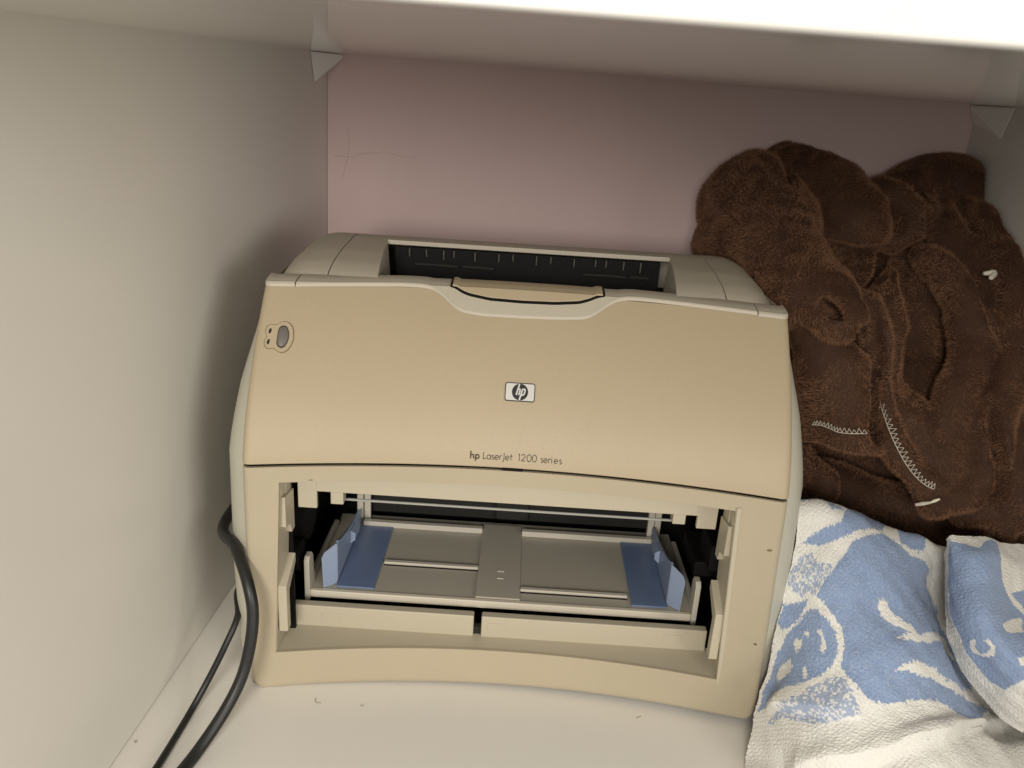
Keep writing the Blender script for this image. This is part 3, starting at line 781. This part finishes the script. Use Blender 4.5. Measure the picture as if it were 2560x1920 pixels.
# ------------------------------------------------------------------ small hairs on the floor
for pts in ([(.1221, -.465), (.1224, -.4682), (.1242, -.4702), (.1275, -.4700)], [(.1590, -.468), (.1607, -.4682), (.1620, -.4670)],
            [(.3827, -.4478), (.3850, -.4462), (.3868, -.4453)]):
    o = Geo().tube(spline([(x, y, .0003) for x, y in pts], 14), .00022, 6).build('hair', 'hairline')
    tag(o, 'tiny dark hair lying on the white floor before the printer', 'hair', 'loose hairs on the shelf floor')
g = Geo().tube([(.0050, -.5312, .0006), (.0058, -.5310, .0008), (.0066, -.5308, .0005)], [.0004, .0008, .0004], 7)
tag(g.build('crumb', 'hairline'), 'tiny dark crumb on the floor against the left board', 'crumb')


# ------------------------------------------------------------------ towels
def surf(G, nv, nu):
    A = spline(np.array(G), nv)
    return spline(A.transpose(1, 0, 2), nu).transpose(1, 0, 2)


def wave(P, freq, seed, n=10):
    """smooth pseudo noise from random plane waves"""
    r = np.random.default_rng(seed)
    out = np.zeros(P.shape[:-1])
    for _ in range(n):
        k = r.normal(size=P.shape[-1])
        k *= freq * r.uniform(.6, 1.5) / np.linalg.norm(k)
        out += np.sin(P @ k + r.uniform(0, 6.28))
    return out / math.sqrt(n / 2)


def inside(poly, U, V):
    poly = np.array(poly)
    res = np.zeros(U.shape, bool)
    x0, y0 = poly[-1]
    for x1, y1 in poly:
        c = ((y0 > V) != (y1 > V))
        if y0 != y1:
            res ^= c & (U < (x1 - x0) * (V - y0) / (y1 - y0) + x0)
        x0, y0 = x1, y1
    return res


def towel_material():
    m = bpy.data.materials.new('terry_cloth')
    m.use_nodes = True
    nt = m.node_tree
    b = nt.nodes['Principled BSDF']
    b.inputs['Roughness'].default_value = 0.9
    b.inputs['Specular IOR Level'].default_value = 0.15
    b.inputs['Sheen Weight'].default_value = 0.15
    at = nt.nodes.new('ShaderNodeAttribute')
    at.attribute_name = 'dye'
    tc = nt.nodes.new('ShaderNodeTexCoord')
    n = nt.nodes.new('ShaderNodeTexNoise')
    n.inputs['Scale'].default_value = 700
    n.inputs['Detail'].default_value = 3
    v = nt.nodes.new('ShaderNodeTexVoronoi')
    v.inputs['Scale'].default_value = 900
    for q in (n, v):
        nt.links.new(tc.outputs['Object'], q.inputs['Vector'])
    add = nt.nodes.new('ShaderNodeMath')
    add.operation = 'ADD'
    nt.links.new(n.outputs['Fac'], add.inputs[0])
    nt.links.new(v.outputs['Distance'], add.inputs[1])
    bp = nt.nodes.new('ShaderNodeBump')
    bp.inputs['Strength'].default_value = 0.6
    bp.inputs['Distance'].default_value = 0.0008
    nt.links.new(add.outputs[0], bp.inputs['Height'])
    nt.links.new(bp.outputs['Normal'], b.inputs['Normal'])
    nt.links.new(at.outputs['Color'], b.inputs['Base Color'])
    return m


TERRY = towel_material()
WHITE = np.array((.77, .755, .71))
BLUE = np.array((.245, .335, .525))


def towel(name, G, nv, nu, blues, mottles, whites, seed, ridges=(), thick=.006):
    S = surf(G, nv, nu)
    du = np.gradient(S, axis=1)
    dv = np.gradient(S, axis=0)
    N = np.cross(du, dv)
    N /= np.linalg.norm(N, axis=2)[..., None] + 1e-12
    if N[..., 2].mean() < 0:
        N = -N
    disp = .0016 * wave(S, 90, seed) + .0004 * wave(S, 300, seed + 1, 14) + .00015 * wave(S, 2400, seed + 2, 24)
    U, V = np.meshgrid(np.linspace(0, 1, nu), np.linspace(0, 1, nv))
    for h, up, dn, line in ridges:
        line = np.array(line)
        vc = np.interp(U, line[:, 0], line[:, 1])
        ends = np.clip((U - line[0, 0]) / .06 + .15, 0, 1) * np.clip((line[-1, 0] - U) / .06 + .15, 0, 1)
        d = V - vc
        disp = disp + h * ends * np.where(d < 0, np.exp(-(d / up) ** 2), np.exp(-(d / dn) ** 2))
    S = S + N * disp[..., None]
    S[..., 2] = np.maximum(S[..., 2], .0012)
    S[..., 0] = np.minimum(S[..., 0], W - .0015)
    U, V = np.meshgrid(np.linspace(0, 1, nu), np.linspace(0, 1, nv))
    r = np.random.default_rng(seed)
    # jagged weave edges: cells of the weave flip as blocks
    cu, cv = 170, 210
    ju = r.normal(size=(cv + 2, cu + 2)) * .0020
    jv = r.normal(size=(cv + 2, cu + 2)) * .0020
    ci, cj = (V * cv).astype(int), (U * cu).astype(int)
    Uj, Vj = U + ju[ci, cj], V + jv[ci, cj]
    blue = np.zeros(U.shape)
    for p in blues:
        blue[inside(p, Uj, Vj)] = 1
    sp = r.uniform(size=(cv + 2, cu + 2))[ci, cj]
    for p in mottles:
        k = inside(p, Uj, Vj)
        blue[k] = np.where(sp[k] > .38, .8, .12)
    for p in whites:
        blue[inside(p, Uj, Vj)] = 0
    fade = .90 + .10 * sp
    blue = blue * np.clip(fade, 0, 1)
    speck = r.uniform(size=U.shape)
    blue = np.where((blue > .5) & (speck > .985), .55, blue)
    C = WHITE * (1 - blue[..., None]) + BLUE * blue[..., None]
    C = C * (1 + .05 * (r.uniform(size=U.shape)[..., None] - .5))
    idx = np.arange(nv * nu).reshape(nv, nu)
    F = np.stack([idx[:-1, :-1], idx[:-1, 1:], idx[1:, 1:], idx[1:, :-1]], -1).reshape(-1, 4)
    me = bpy.data.meshes.new(name)
    me.from_pydata(S.reshape(-1, 3).tolist(), [], F.tolist())
    me.polygons.foreach_set('use_smooth', [True] * len(me.polygons))
    ca = me.color_attributes.new('dye', 'FLOAT_COLOR', 'POINT')
    ca.data.foreach_set('color', np.concatenate([C.reshape(-1, 3), np.ones((nv * nu, 1))], 1).ravel())
    me.materials.append(TERRY)
    o = bpy.data.objects.new(name, me)
    col.objects.link(o)
    sm = o.modifiers.new('thickness', 'SOLIDIFY')
    sm.thickness = thick
    sm.offset = -1 if np.cross(du, dv)[..., 2].mean() > 0 else 1
    return o


t1 = towel('towel', TOWEL_GRID, 420, 420, BLUE1, MOTTLE1, WHITE1, 11,
           [(.008, .09, .012, RIDGE1), (.010, .09, .030, RIDGE2), (.004, .05, .05, RIDGE3)])
tag(t1, 'cream and blue terry towel with large leaf-like figure lying against the printer side', 'towel', 'patterned terry towels')
t2 = towel('towel', TOWEL2_GRID, 260, 240, BLUE2, [], WHITE2, 23)
tag(t2, 'blue and cream terry towel with a small white spiral folded against the right board', 'towel', 'patterned terry towels')


# ------------------------------------------------------------------ brown plush blanket
def fold_field(P, tubes, warp):
    D = np.full(P.shape[:-1], 9.0, np.float32)
    for t in tubes:
        d = np.full(P.shape[:-1], 9.0, np.float32)
        for a, b in zip(t[:-1], t[1:]):
            A, B = np.array(a[:3], np.float32), np.array(b[:3], np.float32)
            ab = B - A
            h = np.clip(((P - A) @ ab) / (ab @ ab), 0, 1)
            q = np.linalg.norm(P - A - h[..., None] * ab, axis=-1) - (a[3] + h * (b[3] - a[3]))
            d = np.minimum(d, q)
        k = .0016
        hh = np.clip(.5 + .5 * (D - d) / k, 0, 1)
        D = D * (1 - hh) + d * hh - k * hh * (1 - hh)
    return D


def surface_nets(D, org, h):
    s = D < 0
    nx, ny, nz = D.shape
    acc = np.zeros((nx - 1, ny - 1, nz - 1, 3))
    cnt = np.zeros((nx - 1, ny - 1, nz - 1))
    cs = [(i, j, k) for i in (0, 1) for j in (0, 1) for k in (0, 1)]
    sub = lambda A, c: A[c[0]:nx - 1 + c[0], c[1]:ny - 1 + c[1], c[2]:nz - 1 + c[2]]
    for a in cs:
        for ax in range(3):
            if a[ax] == 0:
                b = list(a)
                b[ax] = 1
                da, db = sub(D, a), sub(D, b)
                m = (da < 0) != (db < 0)
                t = np.where(m, da / np.where(m, da - db, 1), 0)
                p = np.zeros(acc.shape)
                for q in range(3):
                    p[..., q] = a[q] + (t if q == ax else 0)
                acc += p * m[..., None]
                cnt += m
    act = cnt > 0
    idx = -np.ones(act.shape, int)
    idx[act] = np.arange(act.sum())
    V = (np.argwhere(act) + acc[act] / cnt[act][:, None]) * h + org
    F = []
    for ax in range(3):
        sl0, sl1 = [slice(1, -1)] * 3, [slice(1, -1)] * 3
        sl0[ax], sl1[ax] = slice(0, -1), slice(1, None)
        flip = s[tuple(sl0)]
        m = flip != s[tuple(sl1)]
        c = np.argwhere(m)
        off = np.ones(3, int)
        off[ax] = 0
        c = c + off
        o1, o2 = [q for q in range(3) if q != ax]
        def get(d1, d2):
            e = c.copy()
            e[:, o1] -= d1
            e[:, o2] -= d2
            return idx[e[:, 0], e[:, 1], e[:, 2]]
        q = np.stack([get(1, 1), get(0, 1), get(0, 0), get(1, 0)], 1)
        fl = flip[m]
        if ax == 1:
            fl = ~fl
        q[~fl] = q[~fl][:, ::-1]
        F.append(q)
    return V, np.concatenate(F)


hv = .0032
org = np.array((.36, -.372, .04), np.float32)
dims = (int(.40 / hv), int(.375 / hv), int(.43 / hv))
ax_ = [org[i] + hv * np.arange(dims[i], dtype=np.float32) for i in range(3)]
Pg = np.stack(np.meshgrid(*ax_, indexing='ij'), -1)
Pw = Pg.copy()
for i in range(3):
    Pw[..., i] += .0035 * wave(Pg, 42, 31 + i, 8).astype(np.float32) + .0010 * wave(Pg, 120, 41 + i, 8).astype(np.float32)
D = fold_field(Pw, FOLDS, None)
Df = fold_field(Pw, FILL, None)
D = np.minimum(D, Df)
Dc = fold_field(Pw * np.array((1, .28, 1), np.float32), [[(x, y * .28, z, r * 1.1) for x, y, z, r in t] for t in CARVE], None)
D = np.maximum(D, -Dc)
D = D + .0004 * wave(Pg, 200, 57, 12).astype(np.float32)
# keep clear of the walls and of the printer body
D = np.maximum(D, Pg[..., 0] - (W - .004))
D = np.maximum(D, Pg[..., 1] + .004)
pc, ps = math.cos(PA), math.sin(PA)
lx_ = (Pg[..., 0] - .2692) * pc + (Pg[..., 1] + .4539) * ps
ly_ = -(Pg[..., 0] - .2692) * ps + (Pg[..., 1] + .4539) * pc
lz_ = Pg[..., 2] - .0034 - lx_ * PR
hw_ = np.interp(lz_, [0, .2, .25, .30, .34], [.2265, .2265, .219, .208, .192])
tz_ = np.interp(ly_, [.0, .075, .1, .15, .23, .25, .262], [.325, .333, .333, .340, .342, .33, .2])
dp = np.maximum.reduce([np.abs(lx_) - hw_ - .001, lz_ - tz_ - .001, ly_ - .262])
D = np.maximum(D, -dp.astype(np.float32))
D[0], D[-1], D[:, 0], D[:, -1], D[:, :, 0], D[:, :, -1] = 1, 1, 1, 1, 1, 1
Vb, Fb = surface_nets(D, org, hv)


def plush_material(name, c1, c2, hairy):
    m = bpy.data.materials.new(name)
    m.use_nodes = True
    nt = m.node_tree
    b = nt.nodes['Principled BSDF']
    b.inputs['Roughness'].default_value = 0.75
    b.inputs['Specular IOR Level'].default_value = 0.22
    b.inputs['Sheen Weight'].default_value = 0.06
    b.inputs['Sheen Roughness'].default_value = 0.4
    b.inputs['Sheen Tint'].default_value = (.75, .48, .33, 1)
    tc = nt.nodes.new('ShaderNodeTexCoord')
    n = nt.nodes.new('ShaderNodeTexNoise')
    n.inputs['Scale'].default_value = 900 if hairy else 160
    n.inputs['Detail'].default_value = 2
    nt.links.new(tc.outputs['Object'], n.inputs['Vector'])
    mix = nt.nodes.new('ShaderNodeMix')
    mix.data_type = 'RGBA'
    mix.inputs[6].default_value = (*c1, 1)
    mix.inputs[7].default_value = (*c2, 1)
    nt.links.new(n.outputs['Fac'], mix.inputs[0])
    nt.links.new(mix.outputs[2], b.inputs['Base Color'])
    return m


me = bpy.data.meshes.new('blanket')
me.from_pydata(Vb.tolist(), [], Fb.tolist())
bmx = bmesh.new()
bmx.from_mesh(me)
bmesh.ops.smooth_vert(bmx, verts=bmx.verts, factor=.5, use_axis_x=True, use_axis_y=True, use_axis_z=True)
bmesh.ops.recalc_face_normals(bmx, faces=bmx.faces)
bvh = BVHTree.FromBMesh(bmx)
bmx.to_mesh(me)
bmx.free()
me.polygons.foreach_set('use_smooth', [True] * len(me.polygons))
me.materials.append(plush_material('plush', (.062, .030, .017), (.040, .018, .010), False))
blanket = bpy.data.objects.new('blanket', me)
col.objects.link(blanket)
tag(blanket, 'crumpled dark brown plush blanket heaped beside and over the printer', 'blanket')

# pile: short fibres standing on the surface
nF = len(me.polygons)
cen = np.zeros(nF * 3); me.polygons.foreach_get('center', cen); cen = cen.reshape(-1, 3)
nor = np.zeros(nF * 3); me.polygons.foreach_get('normal', nor); nor = nor.reshape(-1, 3)
ar = np.zeros(nF); me.polygons.foreach_get('area', ar)
keep = (nor[:, 1] < .55) & (cen[:, 1] < -.01)
pr_ = ar * keep
pr_ /= pr_.sum()
NH = 400000
pick = rng.choice(nF, NH, p=pr_)
root = cen[pick] + rng.uniform(-.6, .6, (NH, 3)) * hv
nn = nor[pick]
root -= nn * ((root - cen[pick]) * nn).sum(1)[:, None]
sw = np.stack([wave(root, 60, 71, 8), wave(root, 60, 72, 8), wave(root, 60, 73, 8)], 1) * .30
fine = np.stack([wave(root, 260, 74, 8), wave(root, 260, 75, 8), wave(root, 260, 76, 8)], 1) * .20
dirn = nn * .62 + sw + fine + np.array([0, -.05, -.35]) + rng.normal(size=(NH, 3)) * .16
dirn /= np.linalg.norm(dirn, axis=1)[:, None]
dotn = (dirn * nn).sum(1)
dirn += nn * np.maximum(.22 - dotn, 0)[:, None]
ln = .0038 * rng.uniform(.6, 1.25, NH)
tip = root + dirn * ln[:, None]
tip[:, 0] = np.minimum(tip[:, 0], W - .0008)
side = np.cross(dirn, rng.normal(size=(NH, 3)))
side /= np.linalg.norm(side, axis=1)[:, None] + 1e-9
wd = .00024
Vh = np.stack([root - side * wd - nn * .0006, root + side * wd - nn * .0006, tip], 1).reshape(-1, 3)
mh = bpy.data.meshes.new('pile')
mh.vertices.add(NH * 3)
mh.vertices.foreach_set('co', Vh.ravel())
mh.loops.add(NH * 3)
mh.loops.foreach_set('vertex_index', np.arange(NH * 3))
mh.polygons.add(NH)
mh.polygons.foreach_set('loop_start', np.arange(NH) * 3)
mh.update()
mh.materials.append(plush_material('plush_fibre', (.31, .162, .092), (.125, .058, .030), True))
pile = bpy.data.objects.new('pile', mh)
col.objects.link(pile)
pile.parent = blanket
pile['kind'] = 'stuff'


def snap(p, lift):
    d = (Vector(p) - Vector(CAM)).normalized() * 0 + Vector((0.41, 0.83, -0.37)).normalized()
    start = Vector(p) - d * .02
    hit, nrm, _, _ = bvh.ray_cast(start, d, .3)
    if hit is None:
        hit, nrm, _, _ = bvh.find_nearest(Vector(p))
    if nrm.y > 0:
        nrm = -nrm
    return np.array(hit + nrm * lift), np.array(nrm)


def stitches(path, n, width, flip):
    base = [snap(p, .0050) for p in spline(path, 2 * n + 1)]
    pts = np.array([b[0] for b in base])
    want = np.asarray(spline(path, 2 * n + 1))
    dv = np.array((0.41, 0.83, -0.37)) / np.linalg.norm((0.41, 0.83, -0.37))
    s = np.linspace(-1, 1, len(pts))
    depth = (pts - want) @ dv
    ok = np.ones(len(s), bool)
    for _ in range(4):
        c = np.polyfit(s[ok], depth[ok], 3)
        r_ = depth - np.polyval(c, s)
        ok = r_ < max(.004, np.median(np.abs(r_[ok])) * 2)
    fit = np.minimum(np.polyval(c, s), depth + .001)
    for _ in range(4):
        fit[1:-1] = .25 * fit[:-2] + .5 * fit[1:-1] + .25 * fit[2:]
    pts = want + fit[:, None] * dv
    t = np.gradient(pts, axis=0)
    t /= np.linalg.norm(t, axis=1)[:, None]
    out = []
    for i, (p, b) in enumerate(zip(pts, base)):
        sd = np.cross(t[i], b[1])
        sd /= np.linalg.norm(sd)
        if i % 2:
            p = p + sd * width * flip * random.uniform(.75, 1.15)
        out.append(p + np.array((0, -1, .2)) * .0004)
    g = Geo()
    g.tube(pts, .00038, 5)
    for a, b in zip(out[:-1], out[1:]):
        g.tube([a, (a + b) / 2 + np.array((0, -.0004, .0003)), b], .00028, 5)
    return g.build('zigzag_stitching', 'thread', blanket)


stitches(STITCH1, 24, .0055, -1)
stitches(STITCH2, 14, .0042, -1)


def scrap(pts, rr, lab):
    q = [snap(p, .0045)[0] for p in pts]
    tag(Geo().tube(spline(q, 9), np.interp(np.linspace(0, 1, 9), np.linspace(0, 1, len(rr)), rr), 8).build('lint', 'scrap'), lab, 'lint', 'white lint on the blanket')


scrap(SCRAPS[0:3], [.0016, .0036, .0022], 'cream lint tuft stuck high on the blanket near the right board')
scrap(SCRAPS[3:5], [.0014, .0017, .0010], 'cream thread end at the lowest tip of the blanket hem')
scrap(SCRAPS[4:6], [.0008, .0014, .0008], 'short cream thread end beside the longer one on the hem tip')
